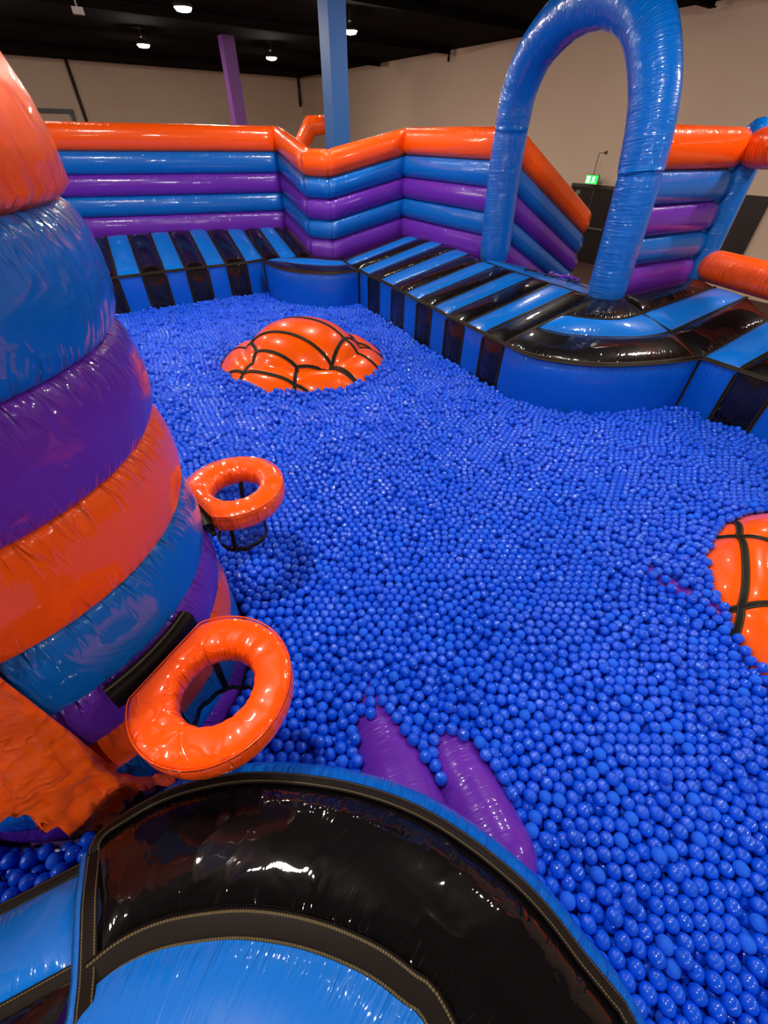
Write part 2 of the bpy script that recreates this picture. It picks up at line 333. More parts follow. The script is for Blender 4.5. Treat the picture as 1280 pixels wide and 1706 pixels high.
# high-bay lamps
M_lens = emit('lamp_lens', LAMP_COL, LAMP_EMIT); M_house = plain('lamp_housing', srgb(36, 32, 30), .5, .3)
lens = MB(); n = 16; ring = [Vector((.17*math.cos(2*math.pi*k/n), .17*math.sin(2*math.pi*k/n), 0)) for k in range(n)]
lens.grid([[Vector((r_*math.cos(2*math.pi*k/12), r_*math.sin(2*math.pi*k/12), z_)) for k in range(13)] for r_, z_ in ((.19, -.004), (.15, -.055), (.01, -.08))], flip=True)
lamp_names = {(10.15, 5.95): 'lit ceiling lamp just right of the purple column', (10.15, 10.3): 'lit ceiling lamp left of the purple column, lower of the two on the left',
              (16.4, 6.3): 'lit ceiling lamp beside the top of the blue column', (16.4, 10.65): 'lit ceiling lamp at the top edge, left of the purple column'}
first = None
for a in (10.15, 16.4, 22.7, 29.0, 35.3):
    for b_ in (6.15, 10.5, 14.9, 19.3, 23.7):
        a_, bb_ = (a, b_)
        for k in lamp_names:
            if abs(k[0]-a) < .01 and abs(k[1]-b_) < .4: bb_ = k[1]
        if first is None:
            L0 = empty('ceiling_lamp'); mb = MB()
            P = [[Vector((r*math.cos(2*math.pi*k/16), r*math.sin(2*math.pi*k/16), z)) for k in range(17)] for r, z in ((.17, .0), (.2, -.012), (.205, .03), (.17, .09), (.08, .13), (.02, .14))]
            mb.grid(P); h_ = mb.build('housing', M_house, L0); ln = lens.build('lens', M_lens, L0)
            mb = MB(); mb.tube([(0, 0, .13), (0, 0, .36)], .012, 6); mb.tube([(-.1, 0, .08), (0, 0, .2), (.1, 0, .08)], .008, 5); hk = mb.build('hanger', M_house, L0)
            first = L0; lo = L0; parts = [h_, ln, hk]
        else:
            lo = L0.copy(); COL.objects.link(lo)
            for c in parts: d = c.copy(); COL.objects.link(d); d.parent = lo
        lo.location = rm(a_, bb_, 4.74)
        key = [v for k, v in lamp_names.items() if abs(k[0]-a_) < .01 and abs(k[1]-bb_) < .01]
        lo['category'] = 'lamp'
        lo['label'] = key[0] if key else 'round ceiling lamp outside the photograph, in the grid over the hall'; lo['group'] = 'high bay ceiling lamps' if key else 'ceiling lamps out of view'
# small white projector hanging from a rod
pj = empty('hanging_camera', at(130, 18, 4.45)); tag(pj, 'small white camera hanging on a rod under the black ceiling, top left', 'camera')
c = pj.location; mb = MB(); mb.box(c, (.2, .12, .1), Matrix.Rotation(.4, 3, 'Z')); mb.build('body', plain('camera_white', srgb(190, 186, 180), .4), pj, smooth=False)
mb = MB(); mb.tube([c+Vector((0, 0, .05)), c+Vector((0, 0, ZC-c[2]))], .018, 6); mb.build('rod', plain('rod_white', srgb(150, 146, 140), .5), pj)
# orange arch of another inflatable beyond the wall
pth = smooth_path([(-2.5, 15, ZF), (-2.45, 15, 1.2)], 6)+[Vector((-2.4, 15, 2.45)), Vector((-2.1, 15, 2.83)), Vector((-1.62, 15.1, 2.86)), Vector((-1.36, 15.12, 2.5)), Vector((-1.34, 15.15, 1.2)), Vector((-1.34, 15.15, ZF))]
mb = MB(); mb.tube(pth, .22, 14); o = mb.build('distant_arch', M_or); tag(o, 'orange inflatable tube arch standing behind the wall beside the blue column', 'inflatable arch')

# ------------------------------------------------------------------ striped walls
WALL_T = .17
def wall_section(root, A, B, za, zb, mats, nA, nB, pinch=(1, 1)):
    """stack of horizontal tubes from A to B; za/zb boundary heights; nA/nB plan offset of the centre line"""
    n = max(6, int((Vector(B)-Vector(A)).length/.12)); names = ['band']*4+['top_tube']
    for k in range(5):
        mb = MB(); P = []; UV = []; seg = 22; LL = (Vector(B)-Vector(A)).length
        for i in range(n+1):
            s = i/n; c = Vector(A).lerp(Vector(B), s)+Vector(nA).lerp(Vector(nB), s)
            z0 = za[k]*(1-s)+zb[k]*s-(.10 if k == 0 else 0); z1 = za[k+1]*(1-s)+zb[k+1]*s; zc = (z0+z1)/2; hz = (z1-z0)/2*1.04
            d = min(s*LL/.12 if pinch[0] else 9, (1-s)*LL/.12 if pinch[1] else 9, 1); fp = .93+.07*math.sqrt(max(0, 1-(1-d)**2))
            fz = .97+.03*d
            nn = Vector(nA).lerp(Vector(nB), s).normalized(); th = WALL_T*(1.15 if k == 4 else 1)*Vector(nA).lerp(Vector(nB), s).length/WALL_T
            row = []; ru = []
            for j in range(seg+1):
                a = 2*math.pi*j/seg; ca, sa = math.cos(a), math.sin(a); pw = .8
                row.append(Vector((c[0], c[1], zc))+nn*math.copysign(abs(ca)**pw, ca)*th*fp+Vector((0, 0, math.copysign(abs(sa)**.9, sa)*hz*fz)))
                ru.append((s*LL, ((j/seg*2) % 1)))
            for j in range(seg+1): ru[j] = (s*LL, .5+.5*math.sin(2*math.pi*j/seg))
            P.append(row); UV.append(ru)
        b = mb.grid(P, UV)
        e = b+n*(seg+1)
        mb.fan([b+j for j in range(seg)], (P[0][0]+P[0][seg//2])/2, flip=True); mb.fan([e+j for j in range(seg)], (P[n][0]+P[n][seg//2])/2)
        mb.build(names[k], mats[k], root, weld=2)
WM = [M_pu, M_bl, M_pu, M_bl, M_or]
ZW = [1.0, 1.31, 1.65, 2.0, 2.36, 2.77]; ZN = [.62, .97, 1.31, 1.67, 2.02, 2.44]
WP = [Vector(p) for p in ((-9.3, 9.1, 0), (-2.47, 11.86, 0), (-1.75, 10.66, 0), (-1.18, 10.42, 0), (.28, 11.19, 0), (1.72, 8.9, 0))]
WZ = [ZW, ZW, ZN, ZN, ZW, ZW]
def left_n(d): d = d.normalized(); return Vector((-d.y, d.x, 0))
offs = []
for i in range(len(WP)):
    a = left_n(WP[i]-WP[i-1]) if i else None; b = left_n(WP[i+1]-WP[i]) if i < len(WP)-1 else None
    if a is None: m_ = b
    elif b is None: m_ = a
    else: m_ = (a+b).normalized(); m_ = m_/max(.45, m_.dot(a))
    offs.append(m_*WALL_T)
wl = empty('inflatable_wall', (-5.9, 10.6, 1.0)); tag(wl, 'long inflatable wall of blue and purple bands under an orange tube, far left', 'inflatable wall')
wall_section(wl, WP[0], WP[1], WZ[0], WZ[1], WM, offs[0], offs[1])
wn = empty('inflatable_wall', (-1.2, 10.9, .62)); tag(wn, 'bent middle inflatable wall whose nose sticks out in front of the blue column', 'inflatable wall')
for i in (1, 2, 3): wall_section(wn, WP[i], WP[i+1], WZ[i], WZ[i+1], WM, offs[i], offs[i+1], pinch=(1, 1))
ws = empty('inflatable_wall', (1.0, 10.2, 1.0)); tag(ws, 'short inflatable wall section ending at the left leg of the blue arch', 'inflatable wall')
wall_section(ws, WP[4], WP[5], WZ[4], WZ[5], WM, offs[4], offs[5])
# sloping side of the entrance ramp
we = empty('sloping_inflatable_wall', (3.1, 9.6, .3)); tag(we, 'sloping banded inflatable wall seen through the blue arch, falling towards the exit door', 'inflatable wall')
dv = Vector((2.1, 1.35, 0)); nv = left_n(dv)*WALL_T
wall_section(we, (2.1, 8.85, 0), (4.02, 10.1, 0), ZW, [z-1.15 for z in ZW], WM, nv, nv, pinch=(1, 0))
# right wall with blue end post and orange beam
wr = empty('inflatable_wall', (3.95, 6.95, 1.0)); tag(wr, 'inflatable wall section right of the blue arch with a blue post at its end', 'inflatable wall')
dr = Vector((1.46, .82, 0)); nr = left_n(dr)*WALL_T
wall_section(wr, (3.22, 6.48, 0), (4.72, 7.3, 0), ZW, ZW, WM, nr, nr)
mb = MB(); mb.tube([(4.93, 7.56, z) for z in (ZF, 0, .6, 1.2, 1.8, 2.3, 2.6, 2.78, 2.86, 2.88)], [.19]*7+[.17, .1, .02], 18); mb.build('post', M_bl, wr)
mb = MB(); mb.tube(resample([(4.86, 7.5, 2.57), (4.95, 6.6, 2.6), (5.5, 4.6, 2.62)], 24), [.1, .2]+[.22]*23, 20); o = mb.build('orange_beam', M_or); tag(o, 'thick orange inflatable beam running out of the frame at the right above the low barrier', 'inflatable beam')
lb = resample([(4.98, 7.55, 1.2), (5.08, 7.2, 1.2), (5.5, 5.9, 1.2), (6.0, 4.2, 1.2)], 30)
mb = MB(); mb.tube(lb, [.12, .19]+[.215]*29, 20); o = mb.build('low_barrier', M_or); tag(o, 'low orange inflatable barrier tube lying along the right bench', 'inflatable barrier')

# ------------------------------------------------------------------ blue arch
ar = empty('inflatable_arch', (2.5, 7.7, .95)); tag(ar, 'tall blue inflatable tube arch over the pit entrance', 'inflatable arch')
AP = [(1.93, 8.72, .95), (1.92, 8.75, 1.45), (1.90, 8.82, 2.11), (1.90, 8.83, 2.74), (1.92, 8.78, 3.17), (2.02, 8.56, 3.53), (2.21, 8.17, 3.77), (2.41, 7.75, 3.85), (2.61, 7.33, 3.80), (2.79, 6.96, 3.58), (2.92, 6.70, 3.19), (2.99, 6.56, 2.8), (3.03, 6.47, 2.27), (3.05, 6.44, 1.79), (3.06, 6.40, 1.2), (3.06, 6.38, .93)]
pp = smooth_path(AP, 120)
cuts = [0, 38, 84, 120]; cuts = [0, next(i for i in range(120) if pp[i].z > 2.72), next(i for i in range(119, 0, -1) if pp[i].z > 2.3), 120]
for k, nm in enumerate(('leg', 'crown', 'leg')):
    seg = pp[cuts[k]:cuts[k+1]+1]; Ls = len(seg); rr = []
    for i in range(Ls):
        d = min(i, Ls-1-i); r0 = .262 if k < 2 else .25
        rr.append(r0*(.965+.035*min(1, (d/2.0))**.5) if not (k == 0 and i < 3) and not (k == 2 and i > Ls-4) else r0*(.80+.2*min(1, d/3)**.5))
    mb = MB(); mb.tube(seg, rr, 28); o = mb.build(nm, M_arch, ar)

# ------------------------------------------------------------------ striped benches round the pit
Z0, Z1 = .58, 1.0
def bench_front(root, A, B, mat, out, zb=-.42, name='front_panel'):
    mb = MB(); d = Vector((0, 0, 1)); loft(mb, [Vector((A[0], A[1], A[2]-.02)), Vector((B[0], B[1], B[2]-.02))], [Vector((A[0], A[1], zb)), Vector((B[0], B[1], zb))], .035, out, m=10, step=.05); return mb.build(name, mat, root, weld=False)
def stripes(root, F, B, mats, out, zs0=Z0, bulge=.05):
    seams = MB()
    for k in range(len(F)-1):
        mb = MB(); loft(mb, [F[k], B[k]], [F[k+1], B[k+1]], bulge, step=.07, m=10); mb.build('top_stripe', mats[k], root, weld=False)
        if out is not None: bench_front(root, F[k], F[k+1], M_side if mats[k] is M_top else M_bk, out)
    for k in range(len(F)):
        down = [Vector((F[k][0], F[k][1], -.42)), Vector((F[k][0], F[k][1], Z0-.05))]
        if out is not None: ribbon(seams, down, .045, out, lift=.012)
        ribbon(seams, [Vector(F[k])+Vector((0, 0, -.01)), F[k].lerp(B[k], .1)+Vector((0, 0, .006)), B[k]], .045, (0, 0, 1), lift=.012)
    if out is not None: ribbon(seams, F, .05, (Vector(out)+Vector((0, 0, 1))).normalized(), lift=.012)
    seams.build('seam_tape', M_tape, root, weld=False)
def back_skirt(root, B, mat=M_side, drop=None):
    mb = MB(); mb.grid([[b, Vector((b[0], b[1], ZF+.01))] for b in B]); mb.build('back_panel', mat, root, weld=False)

# left bench: measured seams, then the same spacing on behind the tower
fl = [((390, 925), (355, 795)), ((475, 915), (430, 788)), ((550, 905), (505, 782)), ((620, 898), (567, 778)), ((690, 892), (630, 772)), ((755, 885), (690, 768)), ((820, 880), (752, 765)), ((880, 865), (808, 760))]
F = [at(a[0]/2, a[1]/2, Z0) for a, b in fl]; B = [at(b[0]/2, b[1]/2, Z1) for a, b in fl]
# straighten
Fa, Fb = F[0].copy(), F[-1].copy(); Ba, Bb = B[0].copy(), B[-1].copy()
F = [f*.5+Fa.lerp(Fb, i/7)*.5 for i, f in enumerate(F)]; B = [f*.5+Ba.lerp(Bb, i/7)*.5 for i, f in enumerate(B)]
df = (Fb-Fa)/7
F = [F[0]-df*k for k in range(7, 0, -1)]+F; B = [B[0]-df*k for k in range(7, 0, -1)]+B
B = [b+(b-f)*.06 for f, b in zip(F, B)]
mt = [M_top if (k % 2 == 1) else M_bk for k in range(len(F)-1)]
outL = Vector((df[1], -df[0], 0)).normalized()
bl = empty('striped_bench', (-5.0, 9.6, ZF)); tag(bl, 'black and blue striped inflatable bench below the long left wall', 'inflatable bench')
stripes(bl, F, B, mt, outL); back_skirt(bl, B)
LF = F[:]
# the two last stripes run out on the corner pad
e1_, e2_, e3_ = at(442, 434, Z0), at(467, 431, .63), at(497, 429, .66); b1, b2, b3 = B[-1], at(431, 380, Z1), at(455, 378, Z1)
xs = [at(442, 434, Z0), at(466.5, 431, .62), at(496, 429, .64), at(521, 430, .66)]; xb = [B[-1], at(430, 380, Z1), at(456, 379, Z1), at(474, 380, Z1)]
for k, m_ in enumerate((M_bk, M_top, M_bk)):
    mb = MB(); loft(mb, [xs[k], xb[k]], [xs[k+1], xb[k+1]], .05, step=.07, m=10); mb.build('top_stripe', m_, bl, weld=False)
sm = MB()
for k in range(4): ribbon(sm, [xs[k], xb[k]], .045, lift=.012)
sm.build('seam_tape', M_tape, bl, weld=False)
# far corner pad: black rim, blue band, blue curved side
pc = empty('corner_pad', (-1.6, 9.8, ZF)); tag(pc, 'far curved corner pad with black rim and blue front below the bent wall', 'inflatable pad')
outer = smooth_path([at(440, 436, Z0), at(460, 445.5, Z0), at(489, 452, Z0), at(520, 455, Z0), at(560, 455.5, Z0), at(598, 451, Z0)], 24)
mid = smooth_path([at(441, 435, Z0+.01), at(468, 437, .62), at(500, 441, .62), at(540, 443.5, .62), at(580, 442.5, .62)], 24)
inn = smooth_path([at(460, 432.5, .62), at(490, 430.5, .65), at(520, 431, .66), at(548, 434, .66), at(572, 435, .66)], 24)
for (a, b, m_, nm) in ((outer, mid, M_bk, 'rim_panel'), (mid, inn, M_top, 'inner_panel')):
    mb = MB(); loft(mb, a, b, .035, m=10); mb.build(nm, m_, pc, weld=False)
sm = MB(); ribbon(sm, outer, .06, (0, -.6, 1), lift=.012); ribbon(sm, mid, .045, lift=.012); ribbon(sm, inn, .045, lift=.02)
ribbon(sm, [outer[-1], inn[-1]], .045, lift=.012); ribbon(sm, [mid[0], inn[0]], .045, lift=.012)
for q in (outer[0], outer[-1]): ribbon(sm, [q-Vector((0, 0, 1.0)), q-Vector((0, 0, .03))], .045, (0, -1, 0), lift=.02)
sm.build('seam_tape', M_tape, pc, weld=False)
def side_skirt(root, path, mat, b=.04, nm='side_panel', zb=-.42, power=.55, sgn=1):
    def nr_(s):
        i = min(len(path)-2, int(s*(len(path)-1))); t = (path[i+1]-path[i]); t = Vector((t[0], t[1], 0)).normalized(); return Vector((t.y, -t.x, 0))*sgn
    mb = MB(); loft(mb, [Vector((p[0], p[1], p[2]-.02)) for p in path], [Vector((p[0], p[1], zb)) for p in path], b, nr_, m=14, step=.05, power=power); return mb.build(nm, mat, root, weld=False)
side_skirt(pc, outer, M_side, .05)
# fill below the nose
mb = MB(); mb.grid([[p, Vector((p[0], p[1]+.6, p[2]+.0))] for p in inn]); mb.build('back_panel', M_bk, pc, weld=False)

# middle bench
fm = [(598, 450), (613.5, 458.6), (633, 466), (655, 477), (676, 489), (697, 502), (722, 512), (745, 527), (776, 540), (807, 556), (841, 573)]
bm_ = [(712, 404), (731.6, 410), (753, 417), (777, 428), (807, 437), (831, 445.5), (858.8, 454), (888, 464.5), (919.5, 474), (958, 486), (998, 498)]
F = [at(*q, Z0) for q in fm]; B = [at(*q, Z1) for q in bm_]
Fa, Fb = F[0].copy(), F[-1].copy(); Ba, Bb = B[0].copy(), B[-1].copy()
F = [f*.6+Fa.lerp(Fb, i/10)*.4 for i, f in enumerate(F)]
B = [f*.6+Ba.lerp(Bb, i/10)*.4 for i, f in enumerate(B)]
for k in range(0, 4): B[k] = B[k]+(B[k]-F[k])*.06
mt = [M_top if k % 2 == 0 else M_bk for k in range(10)]
outM = Vector(((Fb-Fa)[1], -(Fb-Fa)[0], 0)).normalized()
bmid = empty('striped_bench', (1.1, 7.8, ZF)); tag(bmid, 'middle striped inflatable bench running up to the feet of the blue arch', 'inflatable bench')
stripes(bmid, F, B, mt, outM); back_skirt(bmid, B)
MF = F[:]
r1, r2, r3 = at(576, 436, .64), at(586, 442.5, .62), at(597.5, 450, Z0)
xs = [r1, r2, r3]; xb = [at(680, 394, Z1), at(699, 398, Z1), B[0]]
for k, m_ in enumerate((M_top, M_bk)):
    mb = MB(); loft(mb, [xs[k], xb[k]], [xs[k+1], xb[k+1]], .05, m=10); mb.build('top_stripe', m_, bmid, weld=False)
sm = MB()
for k in range(3): ribbon(sm, [xs[k], xb[k]], .045, lift=.012)
sm.build('seam_tape', M_tape, bmid, weld=False)
# threshold mat between the arch legs and ramp beyond
th = empty('entrance_mat', (3.0, 8.0, .95)); tag(th, 'light blue threshold mat between the legs of the arch', 'mat')
ta = [B[4]+Vector((0, 0, .01)), B[5], B[6], B[7], B[8], B[9], B[10]]; dn = Vector((.9, .42, 0)).normalized()
tb = [at(829, 435, .99), at(877, 446, .99), at(911, 457, .98), at(950, 466, .97), at(985, 476, .97)]
mb = MB(); loft(mb, ta, tb, .03, m=8); mb.build('mat_panel', M_top, th, weld=False)
sm = MB(); ribbon(sm, ta, .02, lift=.012); ribbon(sm, [a.lerp(b, .5) for a, b in zip(resample(ta, 8), resample(tb, 8))], .012, lift=.035); sm.build('seam_tape', M_tape, th, weld=False)
mb = MB(); t2 = [p+dn*2.6-Vector((0, 0, 1.42)) for p in tb]; mb.grid([[p.lerp(q, k/10)+Vector((0, 0, -.02)) for k in range(11)] for p, q in zip(tb, t2)]); mb.build('ramp_panel', M_pu, th, weld=False)
mb = MB(); mb.grid([[p-Vector((0, 0, .02)), Vector((p[0], p[1], ZF+.02))] for p in tb]); mb.build('back_panel', M_bl, th, weld=False)
# crumpled fabric scraps of the closed cover on the mat edge
mb = MB(); pth = resample([at(915, 458, 1.0), at(935, 460, 1.03), at(950, 463, 1.02), at(967, 467, 1.03)], 20)
pth = [p+Vector((random.uniform(-.02, .02), random.uniform(-.02, .02), random.uniform(-.015, .02))) for p in pth]
mb.tube(pth, [.03+.012*math.sin(i*1.7) for i in range(21)], 7); mb.build('cover_hem', M_pu, th)
mb = MB()
for q in ((884, 451), (917, 460), (955, 470)):
    p = at(*q, 1.03); mb.tube([p+Vector((-.09, .02, 0)), p+Vector((-.03, 0, .03)), p+Vector((.04, .01, .0)), p+Vector((.1, -.03, .01))], .014, 6)
mb.build('strap_loop', M_black, th)

# right corner pad
pr = empty('corner_pad', (2.9, 5.6, ZF)); tag(pr, 'large curved corner pad with black and blue rings in front of the right arch leg', 'inflatable pad')
outer = smooth_path([at(841, 573, Z0), at(875, 589, Z0), at(920, 600, Z0), at(998, 608, Z0), at(1077, 606, Z0), at(1130, 601, Z0), at(1168, 596, Z0)], 36)
mid = smooth_path([at(891.5, 547, .72), at(953, 559, .72), at(1038, 563, .72), at(1088, 560, .72), at(1118, 553, .72)], 30)
inn = smooth_path([at(940, 524.6, .88), at(974, 530, .88), at(1010, 532.5, .88), at(1039, 531, .88), at(1069, 522.5, .88)], 24)
back = smooth_path([at(998, 497, Z1), at(1010, 494, 1.01), at(1025, 493, 1.01), at(1030, 493.5, 1.0)], 24)
for (a, b, m_, nm, h) in ((outer, mid, M_bk, 'rim_panel', .07), (mid, inn, M_top, 'ring_panel', .05), (inn, back, M_bk, 'inner_panel', .05)):
    mb = MB(); loft(mb, a, b, h, m=14, step=.05); mb.build(nm, m_, pr, weld=False)
side_skirt(pr, outer, M_side, .06)
sm = MB(); ribbon(sm, outer, .07, (0, -.6, 1), lift=.012); ribbon(sm, mid, .045, lift=.012); ribbon(sm, inn, .045, lift=.012)
ribbon(sm, [outer[0], mid[0], inn[0], back[0]], .05, lift=.014); ribbon(sm, [outer[-1], mid[-1], inn[-1], back[-1]], .05, lift=.014)
for q, dd in ((outer[0], (-.7, -.7, 0)), (outer[-1], (-.6, -.8, 0))): ribbon(sm, [q-Vector((0, 0, 1.0)), q-Vector((0, 0, .03))], .045, dd, lift=.015)
sm.build('seam_tape', M_tape, pr, weld=False); PRO = outer
# right bench
br = empty('striped_bench', (4.6, 6.0, ZF)); tag(br, 'right striped inflatable bench leading out of the frame beside the low orange barrier', 'inflatable bench')
s0 = [at(1030, 493.5, 1.0), at(1070, 522, .88), at(1119, 553, .72), at(1169, 596, Z0)]
far = Vector((.77, .64, 0))
d_al = (at(1245, 496, Z1)-at(1120, 553, .72)); d_al.z = 0; d_al.normalize()
def slope_z(p):   # bench top: low along the pit edge, high at the barrier
    return None
c1 = [s0[1], at(1192, 479, Z1)]; c2 = [s0[2], at(1245, 496, Z1)]; c3 = [s0[3], at(1282, 532, .95)]
c0 = [s0[0], at(1150, 462, Z1+.02)]
for a, b, m_ in ((c0, c1, M_bk), (c1, c2, M_top), (c2, c3, M_bk)):
    mb = MB(); loft(mb, a, b, .06, m=14); mb.build('top_stripe', m_, br, weld=False)
frd = (at(1231, 617, Z0)-s0[3]); frd.z = 0; w1 = frd.length; frd.normalize(); outR = Vector((frd.y, -frd.x, 0)).normalized()
Lb = (c3[1]-c3[0]); Lb2 = Vector((Lb[0], Lb[1], Lb[2]))
Fr = [s0[3]]+[s0[3]+frd*(w1*k) for k in range(1, 6)]; Br = [c3[1]]+[c3[1]+frd*(w1*k) for k in range(1, 6)]
mats = [M_top if k % 2 == 0 else M_bk for k in range(5)]
stripes(br, Fr, Br, mats, outR, bulge=.06)
sm = MB()
for c_ in (c1, c2): ribbon(sm, c_, .045, lift=.014)
ribbon(sm, [at(1046, 496, 1.0), at(1081, 519, .9)], .03, lift=.05)
sm.build('seam_tape', M_tape, br, weld=False)
back_skirt(br, [c0[1], c1[1], c2[1]]+Br)

# ------------------------------------------------------------------ near pad (the one the camera looks over)
pn = empty('corner_pad', (-.2, .1, ZF)); tag(pn, 'near curved corner pad, wide black rim and blue centre, at the bottom edge', 'inflatable pad')
outer = smooth_path(ats([(160, 1425, Z0), (165, 1397, Z0), (200, 1371, Z0), (260, 1336, Z0), (320, 1314, Z0), (400, 1299, Z0), (475, 1299, Z0), (560, 1310, Z0), (640, 1331, Z0), (715, 1364, Z0), (790, 1413, Z0), (865, 1475, Z0), (920, 1535, Z0), (965, 1595, Z0), (1010, 1650, Z0), (1045, 1700, Z0)])+[Vector((.84, -.3, Z0)), Vector((.88, -.6, Z0))], 70)
ZI = .70
inner = smooth_path(ats([(149, 1632, ZI), (200, 1591, ZI), (260, 1562, ZI), (320, 1548, ZI), (400, 1540, ZI), (475, 1548, ZI), (540, 1565, ZI), (600, 1590, ZI), (640, 1613, ZI), (680, 1645, ZI), (725, 1690, ZI)])+[Vector((.32, -.34, ZI)), Vector((.36, -.6, ZI))], 60)
last = [Vector((p[0]*.55-.3, -.6-.02*i/60, .85)) for i, p in enumerate(resample([inner[0], inner[-1]], 60))]
mb = MB(); loft(mb, outer, inner, .05, m=20, step=.03, margin=.03, power=.8); mb.build('rim_panel', M_bkp, pn, weld=False)
mb = MB(); loft(mb, inner, last, .05, m=16, step=.03, margin=.04, pinch=False); mb.build('centre_panel', M_top, pn, weld=False)
side_skirt(pn, outer, M_bl, .16, power=.45, sgn=-1)
sm = MB(); ribbon(sm, outer, .05, lambda p, s: (Vector((p[0]+.3, p[1]+.4, 0)).normalized()*.5+Vector((0, 0, 1))), lift=.012, step=.03); ribbon(sm, inner, .085, lift=.012, step=.03)
rad = [outer[0], at(152, 1500, .66), inner[0], at(142, 1706, .74), Vector((-.9, -.6, .85))]
ribbon(sm, rad, .05, lift=.016, step=.03); sm.build('seam_tape', M_tape, pn, weld=False)
mb = MB(); ribbon(mb, [p-Vector((.04, 0, .008)) for p in rad], .03, lift=.012, step=.03); mb.build('piping', M_bl, pn, weld=False)
NPO = outer
# near left bench
bn = empty('striped_bench', (-1.4, -.1, ZF)); tag(bn, 'near striped inflatable bench in the bottom left corner of the photo', 'inflatable bench')
e0 = at(150, 1441, Z0); el = at(0, 1519, Z0); de = (el-e0).normalized(); A0 = [e0, e0+de*2.2]
g0 = at(140, 1614, .68); gl = at(0, 1692, .68); A1 = [g0, g0+(gl-g0).normalized()*2.2]
h0 = Vector((-.93, -.32, .8)); A2 = [h0, h0+de*2.2]
mb = MB(); loft(mb, A0, A1, .05, m=16, step=.04); mb.build('top_stripe', M_top, bn, weld=False)
mb = MB(); loft(mb, A1, A2, .05, m=16, step=.04); mb.build('top_stripe', M_bk, bn, weld=False)
mb = MB(); ribbon(mb, A0, .04, lift=.012); ribbon(mb, A1, .05, lift=.012); mb.build('seam_tape', M_tape, bn, weld=False)
side_skirt(bn, [A0[1], A0[0]], M_side, .035, sgn=-1)

# ------------------------------------------------------------------ banded tower
TC = Vector((-1.82, 1.31, 0)); TR = .90
tw = empty('inflatable_tower', (TC[0], TC[1], -.2)); tag(tw, 'tall round inflatable tower of orange, blue and purple bands filling the left side', 'inflatable tower')
zz = [-.20, .05, .30, .60, .91, 1.29, 1.69, 2.07, 2.46]; tm = [M_pu_t, M_bl_t, M_or_t, M_pu_t, M_bl_t, M_or_t, M_pu_t, M_bl_t]
for k in range(8):
    mb = MB(); P = []; UV = []
    for j in range(15):
        t = j/14; z = zz[k]+(zz[k+1]-zz[k])*(.5-.5*math.cos(math.pi*t)); tt = (z-zz[k])/(zz[k+1]-zz[k]); bulge = (1-abs(2*tt-1)**2.3)**.55
        P.append([TC+Vector(((TR-.085+.075*bulge)*math.cos(a), (TR-.085+.075*bulge)*math.sin(a), z)) for a in [2*math.pi*i/96 for i in range(97)]])
        UV.append([(TR*2*math.pi*i/96, tt) for i in range(97)])
    mb.grid(P, UV, flip=True); mb.build('band', tm[k], tw, weld=1)
mb = MB(); prof = [(.815, 2.46), (.85, 2.475), (.875, 2.50), (.875, 2.60), (.86, 2.70), (.82, 2.82), (.77, 2.92), (.70, 3.03), (.60, 3.13), (.45, 3.22), (.27, 3.28), (.1, 3.31), (.01, 3.315)]
P = [[TC+Vector((r*math.cos(a), r*math.sin(a), z)) for a in [2*math.pi*i/96 for i in range(97)]] for r, z in prof]
mb.grid(P, [[(.9*2*math.pi*i/96, min(.5, max(0, z-2.46)/.4)) for i in range(97)] for r, z in prof], flip=True); mb.build('dome_top', M_or_t, tw, weld=1)
# crumpled orange flap hanging over the tower's near side
def fbm(x, y, s=1):
    v = 0
    for k, (a, b, c, d) in enumerate(((3.1, 1.7, .3, 1), (5.3, -4.1, 1.9, .6), (-7.7, 9.2, 4.4, .4), (13.1, 11.3, 2.2, .25), (21., -17., .7, .15))): v += d*abs(math.sin(a*x*s+b*y*s+c+1.3*math.sin(b*x*s-a*y*s*.7+k)))
    return v
mb = MB(); P = []; UV = []; na, nz_ = 90, 80
def flap_low(a):   # lower hem height by angle (degrees)
    pts = [(-115, .95), (-80, .9), (-66, .66), (-62, .40), (-59, .14), (-54, .06), (-49, .10), (-43, .04), (-38, .02)]
    for (x0, y0), (x1, y1) in zip(pts, pts[1:]):
        if x0 <= a <= x1: return y0+(y1-y0)*(a-x0)/(x1-x0)
    return .1
def flap_right(z): return -49.5+max(0, (.42-z))*26
for i in range(na+1):
    s = i/na; row = []; ru = []
    for j in range(nz_+1):
        t = j/nz_; a_right0 = -49.5; a = -112+(a_right0+112)*s; zl = flap_low(a+(8 if s > .8 else 0)*0); z = zl+(2.35-zl)*t**1.15
        ar_ = -112+(flap_right(z)+112)*s
        low = max(0, 1-(z-zl)/.9); cr = fbm(math.radians(ar_)*.9*2.4, z*2.4)*.085*(.12+low)*min(1, .35+(z-zl)*4)
        r = TR+.005+cr*(1 if 0 < s < 1 else .3)+.03*low*low*s
        row.append(TC+Vector((r*math.cos(math.radians(ar_)), r*math.sin(math.radians(ar_)), z))); ru.append((ar_*.02, .5+.3*math.sin(t*3)))
    P.append(row); UV.append(ru)
mb.grid(P, UV); o = mb.build('cover_flap', M_flap, tw, weld=False); o['label'] = 'crumpled orange cover flap'
mo = o.modifiers.new('thickness', 'SOLIDIFY'); mo.thickness = .006; mo.offset = 1
# crumpled black strip between flap and pad
mb = MB(); pth = resample([at(200, 1352, .5), at(225, 1338, .5), at(250, 1330, .5), at(275, 1322, .5)], 16)
P = [[p+Vector((random.uniform(-.012, .012), (j-2)*.018, random.uniform(-.015, .02)+.02*math.sin(j*2+i))) for j in range(5)] for i, p in enumerate(pth)]
mb.grid(P); mb.build('fixing_strip', M_bk, tw, weld=False, smooth=False)

